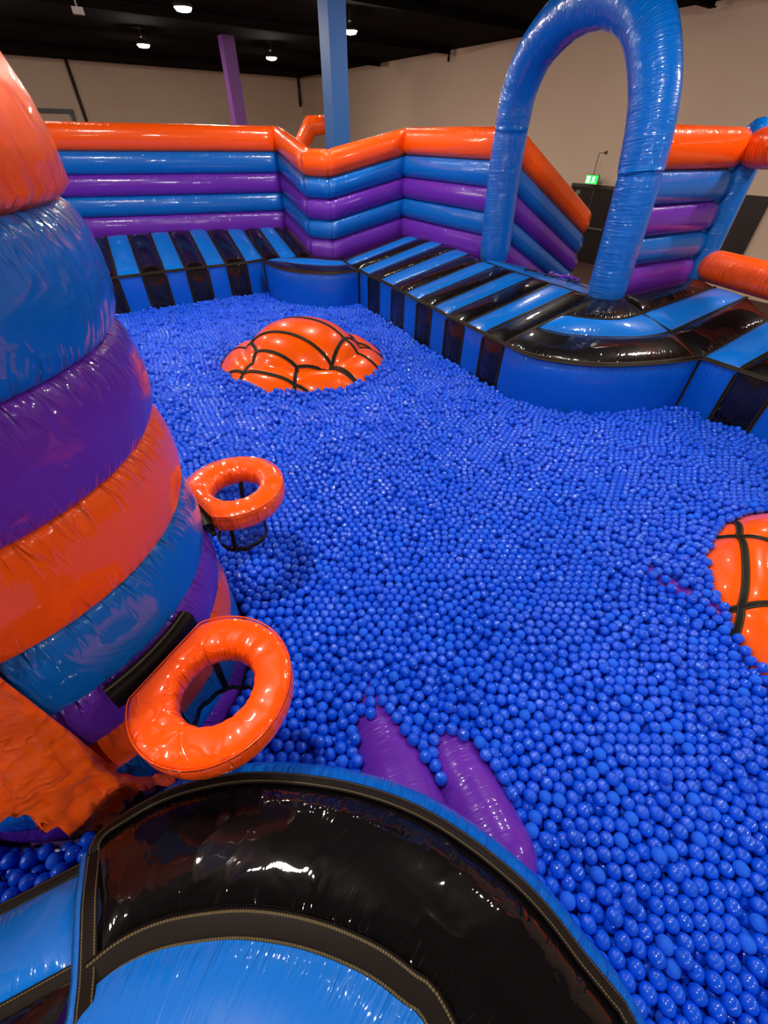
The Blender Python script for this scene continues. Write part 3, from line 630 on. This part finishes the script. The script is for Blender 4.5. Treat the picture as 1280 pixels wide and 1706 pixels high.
# ------------------------------------------------------------------ basketball hoops on the tower
def net_mat():
    m, nt, b = nodes('black_net'); L = nt.links
    tc = N(nt, 'ShaderNodeTexCoord'); sp = N(nt, 'ShaderNodeSeparateXYZ'); L.new(tc.outputs['UV'], sp.inputs[0])
    k = math_n(nt, 'MAXIMUM', math_n(nt, 'LESS_THAN', math_n(nt, 'FRACT', math_n(nt, 'MULTIPLY', sp.outputs[0], 250)), .34), math_n(nt, 'LESS_THAN', math_n(nt, 'FRACT', math_n(nt, 'MULTIPLY', sp.outputs[1], 250)), .34))
    b.inputs['Base Color'].default_value = srgb(20, 18, 20); L.new(k, b.inputs['Alpha']); b.inputs['Roughness'].default_value = .8
    return m
M_net = net_mat()
def hoop(ang, label, zc=.88, dist=1.235, tilt=0):
    d = Vector((math.cos(ang), math.sin(ang), 0)); s_ = Vector((-d.y, d.x, 0)); c = TC+d*dist+Vector((0, 0, zc))
    root = empty('basketball_hoop', c); tag(root, label, 'hoop', 'hoops fixed to the tower')
    P = []; UV = []; n = 96; m = 28; hh = .082
    for i in range(n+1):
        a = 2*math.pi*i/n; ux, uy = math.cos(a), math.sin(a)
        ro = .325; 
        if ux < -.78: ro = min(ro, .255/(-ux)) if ux < 0 else ro
        ri = .155; rc = (ro+ri)/2; hw = (ro-ri)/2; row = []; ru = []
        wr_ = 1+.035*math.sin(a*23+2*math.sin(a*3))*math.sin(a*5+1)
        for j in range(m+1):
            b = 2*math.pi*j/m; cb, sb = math.cos(b), math.sin(b); px = math.copysign(abs(cb)**.62, cb)*hw*(wr_ if cb < 0 else 1); pz = math.copysign(abs(sb)**.72, sb)*hh
            if sb > 0: pz *= 1+.045*math.sin(a*13+2.2*math.sin(a*4+1)+b)*math.sin(a*3+.7)
            row.append(c+d*(ux*(rc+px)+.012*(.5-.5*cb))+s_*(uy*(rc+px))+Vector((0, 0, pz))); ru.append((a*.28, .5+.5*math.cos(b)))
        P.append(row); UV.append(ru)
    mb = MB(); mb.grid(P, UV, flip=False); cr_ = mb.build('cushion_ring', M_hoop, root, weld=2)
    # piping along the outer top and bottom edge
    mb = MB()
    for zz_ in (.062,):
        mb.tube([c+d*(P[i][2]-c).dot(d)*1.004+s_*(P[i][2]-c).dot(s_)*1.004+Vector((0, 0, zz_)) for i in range(n+1)], .004, 5, cap=False)
    mb.build('edge_piping', M_hoop, cr_)
    # mounting strap hugging the tower
    mb = MB(); P2 = []; aw = .245
    for i in range(21):
        a = ang+(-1+2*i/20)*aw; rr = TR+.0
        P2.append([TC+Vector(((rr+o1)*math.cos(a), (rr+o1)*math.sin(a), zc+z1)) for o1, z1 in ((-.03, .05), (.0, .052), (.016, .046), (.028, .03), (.03, -.05), (.0, -.065))])
    UV2 = [[(i*.02, j/5) for j in range(6)] for i in range(21)]
    mb.grid(P2, UV2, flip=True); mb.fan([20*6+j for j in range(6)], P2[20][2]); mb.fan([j for j in range(6)], P2[0][2]); mb.build('mounting_strap', M_tape, root, weld=False)
    # net and its black straps
    nt_ = MB(); P3 = []; UV3 = []; c2 = -d*.03
    for k in range(7):
        t = k/6; r = .165-.0*t; P3.append([c+c2*t+(d*math.cos(2*math.pi*i/40)+s_*math.sin(2*math.pi*i/40))*r*(1+.03*math.sin(i*1.9)*t)+Vector((0, 0, -.06-.30*t)) for i in range(41)]); UV3.append([(2*math.pi*.165*i/40, -.24*t) for i in range(41)])
    nt_.grid(P3, UV3); no_ = nt_.build('net', M_net, root, weld=False)
    mb = MB(); ringp = [c+c2+(d*math.cos(2*math.pi*i/40)+s_*math.sin(2*math.pi*i/40))*.167*(1+.03*math.sin(i*1.9))+Vector((0, 0, -.36+.008*math.sin(i*1.3))) for i in range(41)]
    ribbon(mb, ringp, .035, lambda p, s: (p-(c+c2))*Vector((1, 1, 0)), step=0)
    for q in (.9, 2.4, 3.9, 5.5):
        u = d*math.cos(q)+s_*math.sin(q); ribbon(mb, [c+u*.168+Vector((0, 0, -.04)), c+c2*.5+u*.17+Vector((0, 0, -.17)), c+c2+u*.17+Vector((0, 0, -.36))], .03, u)
    mb.build('net_strap', M_tape, no_, weld=False)
    return root
hoop(math.radians(-25), 'nearer orange inflatable basketball hoop, lower left in front of the tower')
hoop(math.radians(45), 'farther orange inflatable basketball hoop, sticking out behind the tower over the balls', zc=.85, dist=1.165)

# ------------------------------------------------------------------ orange islands in the pit
OCT = [(a, r) for a, r in ((8, .68), (41, .70), (74, .72), (112, .68), (158, .68), (188, .68), (219, .64), (272, .70), (302, .76), (355, .6))]
OCT = [(a, r_*(1.10 if 200 < a < 310 else 1.04)) for a, r_ in OCT]
OV = [Vector((r*math.cos(math.radians(a)), r*math.sin(math.radians(a)))) for a, r in OCT]
BND = [(OV[6], Vector((-.72, -.80))), (OV[7], Vector((.03, -1.18))), (OV[8], Vector((.95, -.85))), (OV[0], Vector((1.30, .25))), (OV[2], Vector((.35, 1.25))), (OV[4], Vector((-1.05, .75)))]
GL = [-.95, -.38, .15, .56]; GN = Vector((.42, .907)).normalized(); GD = Vector((GN.y, -GN.x))
def oct_r(x, y):
    a = math.atan2(y, x) % (2*math.pi)
    for i in range(len(OCT)):
        a0 = math.radians(OCT[i][0]); a1 = math.radians(OCT[(i+1) % len(OCT)][0]); a1 += 2*math.pi if a1 < a0 else 0
        aa = a if a >= a0 else a+2*math.pi
        if a0 <= aa <= a1:
            p, q = OV[i], OV[(i+1) % len(OCT)]; d = Vector((math.cos(a), math.sin(a))); e = q-p
            den = d.x*e.y-d.y*e.x; return (p.x*e.y-p.y*e.x)/den
    return .68
def petal_id(x, y):
    a = math.degrees(math.atan2(y, x)) % 360; ps = sorted([(math.degrees(math.atan2(((p+q)/2).y, ((p+q)/2).x)) % 360, i) for i, (p, q) in enumerate(BND)])
    pid = ps[-1][1]
    for av, i in ps:
        if a >= av: pid = i
    return pid
def seg_d(x, y, p, q):
    e = q-p; t = max(0, min(1, ((x-p.x)*e.x+(y-p.y)*e.y)/e.length_squared)); return math.hypot(x-p.x-e.x*t, y-p.y-e.y*t)
def side_sign(x, y, p, q): return (q.x-p.x)*(y-p.y)-(q.y-p.y)*(x-p.x)
def dome_info(x, y):
    r = math.hypot(x, y); ro = oct_r(x, y); inside = r < ro
    gs = GN.x*x+GN.y*y; strip = sum(1 for g in GL if gs > g); dg = min(abs(gs-g) for g in GL)
    if inside:
        h = .15+.43*max(0, 1-(r/.80)**2.4)**.8; de_ = ro-r; pid = 9
    else:
        t = (r-ro)/max(.1, (1.28-ro)); h = .15+.43*max(0, 1-(r/.80)**2.4)**.8+.08*math.sin(min(math.pi, t*2.8))-.38*max(0, t)**2.0
        db = min(seg_d(x, y, p, p+(q-p)*1.2) for p, q in BND); h -= .05*math.exp(-(db/.08))*min(1, (r-ro)/.15); de_ = min(r-ro, db)
        a = math.degrees(math.atan2(y, x)) % 360; pid = petal_id(x, y)
    h -= .035*math.exp(-abs(r-ro)/.07)
    h -= .014*math.exp(-dg/.03)
    return h, pid, strip
def dome(loc, rz, label, proto=None):
    root = empty('orange_island', loc, rz); root.scale = (1.1, 1, 1); tag(root, label, 'inflatable dome', 'orange domes rising out of the balls')
    if proto:
        for ch in proto.children: c = ch.copy(); COL.objects.link(c); c.parent = root; c.matrix_parent_inverse = Matrix()
        return root
    n = 130; R = 1.42; H = {}; ids = {}
    for i in range(n+1):
        for j in range(n+1):
            x = -R+2*R*i/n; y = -R+2*R*j/n; h, pid, st = dome_info(x, y); H[i, j] = (x, y, max(-.22, h)); 
    faces = {}
    for i in range(n):
        for j in range(n):
            x = -R+2*R*(i+.5)/n; y = -R+2*R*(j+.5)/n
            h, pid, st = dome_info(x, y)
            if h < -.22: continue
            faces.setdefault((pid, st), []).append((i, j))
    for key, fl_ in faces.items():
        if len(fl_) < 12: continue
        mb = MB(); idx = {}
        for (i, j) in fl_:
            q = []
            for c in ((i, j), (i+1, j), (i+1, j+1), (i, j+1)):
                if c not in idx: idx[c] = len(mb.v); mb.v.append(H[c])
                q.append(idx[c])
            mb.f.append(q); mb.uv.append([(H[c][0], .5) for c in ((i, j), (i+1, j), (i+1, j+1), (i, j+1))])
        o = mb.build('panel', M_dome, None, weld=False); o.parent = root
    def on_s(p): return Vector((p.x, p.y, dome_info(p.x, p.y)[0]+.012))
    def nrm(p, s):
        e = .02; hx = dome_info(p.x+e, p.y)[0]-dome_info(p.x-e, p.y)[0]; hy = dome_info(p.x, p.y+e)[0]-dome_info(p.x, p.y-e)[0]; return Vector((-hx/(2*e)*.6, -hy/(2*e)*.6, 1)).normalized()
    mb = MB(); lines = []
    lines.append([OV[i % len(OV)].lerp(OV[(i+1) % len(OV)], k/8) for i in range(len(OV)) for k in range(8)]+[OV[0]])
    for p, q in BND: lines.append([p.lerp(p+(q-p)*1.2, k/14) for k in range(15)])
    for g in GL:
        line = [GN*g+GD*(-1.4+2.8*k/90) for k in range(91)]; run = []
        for p in line:
            if dome_info(p.x, p.y)[0] > -.2: run.append(p)
        if len(run) > 2: lines.append(run)
    for ln_ in lines:
        ribbon(mb, [on_s(p) for p in ln_], .05, nrm, lift=.006, step=0)
    o = mb.build('seam_tape', M_tape, None, weld=False); o.parent = root
    return root
D1 = (-1.3, 6.5); D2 = (3.72, 1.72); RZ2 = math.radians(262)
i1 = dome((D1[0], D1[1], 0), 0, 'orange dome island of cushion panels in the middle of the far ball pit')
i2 = dome((D2[0], D2[1], 0), RZ2, 'orange dome island cut off by the right edge of the frame', i1)

# ------------------------------------------------------------------ pit bed and purple ramp tubes
BED = -.20
M_bed = vinyl('pit_bed_vinyl', srgb(70, 28, 120), .5, .3)
mb = MB(); mb.v = [(-6.6, -.9, BED), (6.2, -.9, BED), (6.2, 10.8, BED), (-6.6, 10.8, BED), (-6.6, -.9, ZF+.01), (6.2, -.9, ZF+.01), (6.2, 10.8, ZF+.01), (-6.6, 10.8, ZF+.01)]
mb.f = [[0, 1, 2, 3], [7, 6, 5, 4], [0, 4, 5, 1], [1, 5, 6, 2], [2, 6, 7, 3], [3, 7, 4, 0]]; mb.uv = [[(0, 0), (1, 0), (1, 1), (0, 1)]]*6
o = mb.build('pit_bed', M_bed, smooth=False); o['kind'] = 'structure'; o['label'] = 'purple inflatable bed under the balls'
CAPS = [  # (low end, high end, radius) of half sunk tubes
    (Vector((-.08, 1.26, -.28)), Vector((.20, .42, -.07)), .222),
    (Vector((.31, 1.20, -.28)), Vector((.60, .40, -.07)), .195),
    (Vector((2.25, 2.25, -.14)), Vector((2.75, 1.6, -.10)), .115)]
rp = empty('purple_ramp', (.3, .8, BED)); tag(rp, 'pair of purple inflatable tubes surfacing between the balls at the near pad', 'inflatable ramp')
def capsule(a, b, r):
    d = (b-a); L_ = d.length; u = d/L_; path = []; rr = []
    for k in range(6): t = k/6*math.pi/2; path.append(a-u*r*math.cos(t)); rr.append(max(.004, r*math.sin(t)))
    for k in range(13): path.append(a+d*k/12); rr.append(r)
    for k in range(1, 7): t = k/6*math.pi/2; path.append(b+u*r*math.sin(t)); rr.append(max(.004, r*math.cos(t)))
    return path, rr
for k in (0, 1):
    mb = MB(); p_, r_ = capsule(*CAPS[k]); mb.tube(p_, r_, 24); mb.build('ramp_tube', M_pu, rp)
mb = MB(); p_, r_ = capsule(*CAPS[2]); mb.tube(p_, r_, 20); o = mb.build('purple_tube', M_pu); tag(o, 'purple tube showing through the balls beside the right orange dome', 'inflatable tube')

# ------------------------------------------------------------------ the balls
RB_ = .0355; DB = 2*RB_
poly = [(p[0], p[1]) for p in [LF[0]]+LF[1:]]
poly = [(p[0], p[1]) for p in LF]+[(p[0], p[1]) for p in smooth_path([at(440, 436, Z0), at(460, 445.5, Z0), at(489, 452, Z0), at(520, 455, Z0), at(560, 455.5, Z0), at(598, 451, Z0)], 10)][1:]+[(p[0], p[1]) for p in MF[1:]]+[(p[0], p[1]) for p in PRO[3::3]]+[(p[0], p[1]) for p in Fr[1:]]
xr = Fr[-1]; poly += [(5.3, .2), (3.6, -.85), (.95, -.85)]+[(p[0]+(p[0]+.3)*.10, p[1]+(p[1]+.5)*.10) for p in reversed(NPO)][3:-6:3]+[(p[0], p[1]) for p in A0]+[(-3.9, -.6), (-4.6, 3.5), (-6.6, 7.0)]
poly = np.array(poly)
G = .04; gx0, gy0 = -7.0, -1.2; GX, GY = int(13.5/G), int(12.2/G)
X, Y = np.meshgrid(gx0+G*np.arange(GX), gy0+G*np.arange(GY), indexing='ij')
ins = np.zeros(X.shape, bool); dist = np.full(X.shape, 9.)
for i in range(len(poly)):
    x1, y1 = poly[i]; x2, y2 = poly[(i+1) % len(poly)]
    c_ = ((y1 > Y) != (y2 > Y)) & (X < (x2-x1)*(Y-y1)/((y2-y1) if abs(y2-y1) > 1e-12 else 1e-12)+x1); ins ^= c_
    ex, ey = x2-x1, y2-y1; t = np.clip(((X-x1)*ex+(Y-y1)*ey)/max(1e-12, ex*ex+ey*ey), 0, 1); dist = np.minimum(dist, np.hypot(X-x1-t*ex, Y-y1-t*ey))
sdf = np.where(ins, dist, -dist)-.03
sdf = np.minimum(sdf, np.hypot(X-TC[0], Y-TC[1])-TR-.005)
gxs, gys = np.gradient(sdf, G)
hf = np.full(X.shape, BED)
def dome_field(c, rz):
    ca, sa = math.cos(-rz), math.sin(-rz); mask = np.hypot(X-c[0], Y-c[1]) < 1.65
    for i, j in zip(*np.nonzero(mask)):
        dx, dy = X[i, j]-c[0], Y[i, j]-c[1]; h = dome_info((dx*ca-dy*sa)/1.1, dx*sa+dy*ca)[0]; hf[i, j] = max(hf[i, j], h)
dome_field(D1, 0); dome_field(D2, RZ2)
for a, b, r in CAPS:
    e = b-a; t = np.clip(((X-a.x)*e.x+(Y-a.y)*e.y)/(e.x**2+e.y**2), 0, 1); d2 = np.hypot(X-a.x-t*e.x, Y-a.y-t*e.y); zc_ = a.z+t*e.z
    hf = np.maximum(hf, np.where(d2 < r, zc_+np.sqrt(np.maximum(0, r*r-d2*d2)), BED))
hgx, hgy = np.gradient(hf, G)
def samp(A, p):
    fx = np.clip((p[:, 0]-gx0)/G, 0, GX-1.001); fy = np.clip((p[:, 1]-gy0)/G, 0, GY-1.001); i = fx.astype(int); j = fy.astype(int); u = fx-i; v = fy-j
    return A[i, j]*(1-u)*(1-v)+A[i+1, j]*u*(1-v)+A[i, j+1]*(1-u)*v+A[i+1, j+1]*u*v
# what the camera and a viewpoint a step beside it can see; nothing is filled further out
def in_view(p, m=0):
    d = p-np.array([0, 0, CAM_Z]); f = d@_F0; x = 640+F_PX*(d@CR)/np.maximum(f, 1e-3); y = 853-F_PX*(d@CU)/np.maximum(f, 1e-3)
    return (f > .05) & (x > -m) & (x < 1280+m) & (y > -m) & (y < 1706+m), x, y, f
rng = np.random.default_rng(3)
cell = DB*.98; lay = []
for L_ in range(3):
    nx = int(13/cell); ny = int(11.5/(cell*.866)); I, J = np.meshgrid(np.arange(nx), np.arange(ny), indexing='ij')
    px = -6.9+cell*(I+.5*(J % 2))+(L_ % 2)*cell*.5; py = -1.1+cell*.866*J+(L_ % 2)*cell*.29; q = np.stack([px.ravel(), py.ravel(), np.full(px.size, BED+RB_+L_*DB*.82)], 1)
    q[:, :2] += rng.normal(0, .022, (len(q), 2)); q[:, 2] += rng.uniform(0, .02, len(q)); lay.append(q)
P_ = np.concatenate(lay)
keep = (samp(sdf, P_) > RB_*.9)
v_, _, _, _ = in_view(P_, 420); dcam = np.hypot(P_[:, 0], P_[:, 1])
keep &= v_ | (dcam < 2.2); keep &= (samp(hf, P_) < P_[:, 2]+.04)
ang = np.arctan2(P_[:, 0], P_[:, 1]); tw_hidden = (ang < math.atan2(TC[0], TC[1])+.0) & (np.hypot(P_[:, 0]-TC[0], P_[:, 1]-TC[1]) > 1.15) & (P_[:, 1] > 1.3) & (P_[:, 1] < 5.6)
keep &= ~tw_hidden
top = P_[:, 2] > BED+RB_+1.5*DB*.82
keep &= ~(top & (rng.random(len(P_)) < .10))
P_ = P_[keep]
print('balls', len(P_))
def pairs(P, cut):
    c = np.floor(P/cut).astype(np.int64); c -= c.min(0)-1; dims = c.max(0)+2; key = (c[:, 0]*dims[1]+c[:, 1])*dims[2]+c[:, 2]; o = np.argsort(key, kind='stable'); ks = key[o]
    out = []
    for dx in (-1, 0, 1):
        for dy in (-1, 0, 1):
            for dz in (-1, 0, 1):
                off = (dx*dims[1]+dy)*dims[2]+dz
                if off < 0: continue
                lo = np.searchsorted(ks, key+off, 'left'); hi = np.searchsorted(ks, key+off, 'right'); m_ = (hi-lo).max()
                for s in range(m_):
                    a = np.nonzero(lo+s < hi)[0]; b = o[lo[a]+s]; g = (a < b) if off == 0 else (a >= 0); a = a[g]; b = b[g]
                    d = P[a]-P[b]; g = (d*d).sum(1) < cut*cut; out.append(np.stack([a[g], b[g]], 1))
    return np.concatenate(out)
nP = len(P_); top_min = None
for it in range(70):
    if it % 7 == 0: pr_ = pairs(P_, DB*1.35); ia, ib = pr_[:, 0], pr_[:, 1]
    P_[:, 2] -= .0035 if it < 45 else .0012
    for sub in range(2):
        d = P_[ia]-P_[ib]; r = np.sqrt((d*d).sum(1))+1e-9; pen = np.maximum(0, DB-r)*.42; mv = d*(pen/r)[:, None]
        for k in range(3):
            P_[:, k] += np.bincount(ia, mv[:, k], nP)-np.bincount(ib, mv[:, k], nP)
    h = samp(hf, P_); nx_, ny_ = -samp(hgx, P_), -samp(hgy, P_); ln = np.sqrt(nx_**2+ny_**2+1); pen = np.maximum(0, (h-P_[:, 2])/ln+RB_)
    pen = np.minimum(pen, .03); P_[:, 0] += nx_/ln*pen; P_[:, 1] += ny_/ln*pen; P_[:, 2] += pen/ln
    s = samp(sdf, P_); pen = np.minimum(.04, np.maximum(0, RB_-s)); P_[:, 0] += samp(gxs, P_)*pen; P_[:, 1] += samp(gys, P_)*pen
P_ = P_[(P_[:, 2] < .22) & (samp(sdf, P_) > RB_*.4)]
print('ball top', np.percentile(P_[:, 2], [50, 90, 99]))
def ball_mat(name, col, rough, coat, attr=False):
    m, nt, b = nodes(name); L = nt.links
    b.inputs['Roughness'].default_value = rough; b.inputs['Specular IOR Level'].default_value = .12; b.inputs['Coat Weight'].default_value = coat; b.inputs['Coat Roughness'].default_value = .08; b.inputs['Coat IOR'].default_value = 1.65
    b.inputs['Base Color'].default_value = col; return m
M_ball = ball_mat('glossy_ball', srgb(0, 82, 234), .4, .9); M_matte = ball_mat('matte_ball', srgb(30, 98, 236), .5, 0)
def ico(name, sub, mat):
    bm = bmesh.new(); bmesh.ops.create_icosphere(bm, subdivisions=sub, radius=RB_); me = bpy.data.meshes.new(name); bm.to_mesh(me); bm.free()
    me.polygons.foreach_set('use_smooth', [True]*len(me.polygons)); me.materials.append(mat); return me
matte = rng.random(len(P_)) < .085
# the 300 that show largest become objects of their own
vis, px, py, dep = in_view(P_)
pr2 = pairs(P_, DB*1.02); cover = np.zeros(len(P_), bool)
dz = P_[pr2[:, 0], 2]-P_[pr2[:, 1], 2]; cover[pr2[dz > DB*.55, 1]] = True; cover[pr2[dz < -DB*.55, 0]] = True
cand = vis & ~cover
kk = (CAM_Z-Z0)/(CAM_Z-P_[:, 2]); hx, hy = P_[:, 0]*kk, P_[:, 1]*kk   # where the sight line crosses the pad top
bl_poly = np.array([(p[0], p[1]) for p in NPO]+[(.88, -.9), (-3.4, -.9), (A0[1][0], A0[1][1]), (A0[0][0], A0[0][1])]); blk = np.zeros(len(P_), bool)
for i in range(len(bl_poly)):
    x1, y1 = bl_poly[i]; x2, y2 = bl_poly[(i+1) % len(bl_poly)]
    blk ^= ((y1 > hy) != (y2 > hy)) & (hx < (x2-x1)*(hy-y1)/((y2-y1) if abs(y2-y1) > 1e-12 else 1e-12)+x1)
cand &= ~blk & ~((px < 300) & (py < 1370)) & ~((px > 200) & (px < 500) & (py < 1300))
ids = np.nonzero(cand)[0]; rr3 = np.sqrt((P_[ids]**2*np.array([1, 1, 0])).sum(1)+(CAM_Z-P_[ids, 2])**2)
size = 1/(dep[ids]**1.5)*np.sqrt(rr3); ids = ids[np.argsort(-size)][:300]; single = np.zeros(len(P_), bool); single[ids] = True
me_g, me_m = ico('ball', 3, M_ball), ico('ball', 3, M_matte)
for i in ids:
    o = bpy.data.objects.new('pit_ball', me_m if matte[i] else me_g); COL.objects.link(o); o.location = P_[i]
    left = px[i] < 330
    if matte[i]: tag(o, 'paler matte blue pit ball among the glossy ones near the viewer', 'ball', 'matte blue balls near the viewer')
    elif left: tag(o, 'glossy blue pit ball in the pocket between tower and near bench', 'ball', 'blue balls between tower and near bench')
    else: tag(o, 'glossy blue pit ball close to the near pad', 'ball', 'glossy blue balls near the pad')
# the rest of the pit as one object
me = bpy.data.meshes.new('ball_points'); rest = P_[~single]; me.from_pydata([tuple(p) for p in rest], [], [])
at_ = me.attributes.new('matte', 'FLOAT', 'POINT'); at_.data.foreach_set('value', matte[~single].astype(np.float32))
bo = bpy.data.objects.new('pit_balls', me); COL.objects.link(bo); tag(bo, 'thousands of blue plastic balls filling the pit beyond the nearest ones', 'balls', kind='stuff')
ng = bpy.data.node_groups.new('scatter_balls', 'GeometryNodeTree'); ng.interface.new_socket('Geometry', in_out='INPUT', socket_type='NodeSocketGeometry'); ng.interface.new_socket('Geometry', in_out='OUTPUT', socket_type='NodeSocketGeometry')
gi = ng.nodes.new('NodeGroupInput'); go = ng.nodes.new('NodeGroupOutput'); jn = ng.nodes.new('GeometryNodeJoinGeometry')
na_ = ng.nodes.new('GeometryNodeInputNamedAttribute'); na_.data_type = 'FLOAT'; na_.inputs[0].default_value = 'matte'
cmp_ = ng.nodes.new('FunctionNodeCompare'); cmp_.data_type = 'FLOAT'; cmp_.operation = 'GREATER_THAN'; cmp_.inputs[1].default_value = .5
ng.links.new([s for s in na_.outputs if s.enabled and s.name == 'Attribute'][0], cmp_.inputs[0])
nt2 = ng.nodes.new('FunctionNodeBooleanMath'); nt2.operation = 'NOT'; ng.links.new(cmp_.outputs[0], nt2.inputs[0])
for sel, mat in ((cmp_.outputs[0], M_matte), (nt2.outputs[0], M_ball)):
    ic = ng.nodes.new('GeometryNodeMeshIcoSphere'); ic.inputs['Radius'].default_value = RB_; ic.inputs['Subdivisions'].default_value = 3
    ss = ng.nodes.new('GeometryNodeSetShadeSmooth'); ng.links.new(ic.outputs[0], ss.inputs[0])
    sm_ = ng.nodes.new('GeometryNodeSetMaterial'); sm_.inputs['Material'].default_value = mat; ng.links.new(ss.outputs[0], sm_.inputs[0])
    ip = ng.nodes.new('GeometryNodeInstanceOnPoints'); ng.links.new(gi.outputs[0], ip.inputs['Points']); ng.links.new(sm_.outputs[0], ip.inputs['Instance']); ng.links.new(sel, ip.inputs['Selection'])
    ng.links.new(ip.outputs[0], jn.inputs[0])
ng.links.new(jn.outputs[0], go.inputs[0])
md = bo.modifiers.new('scatter', 'NODES'); md.node_group = ng
me.materials.append(M_ball); me.materials.append(M_matte)
bpy.context.view_layer.update()
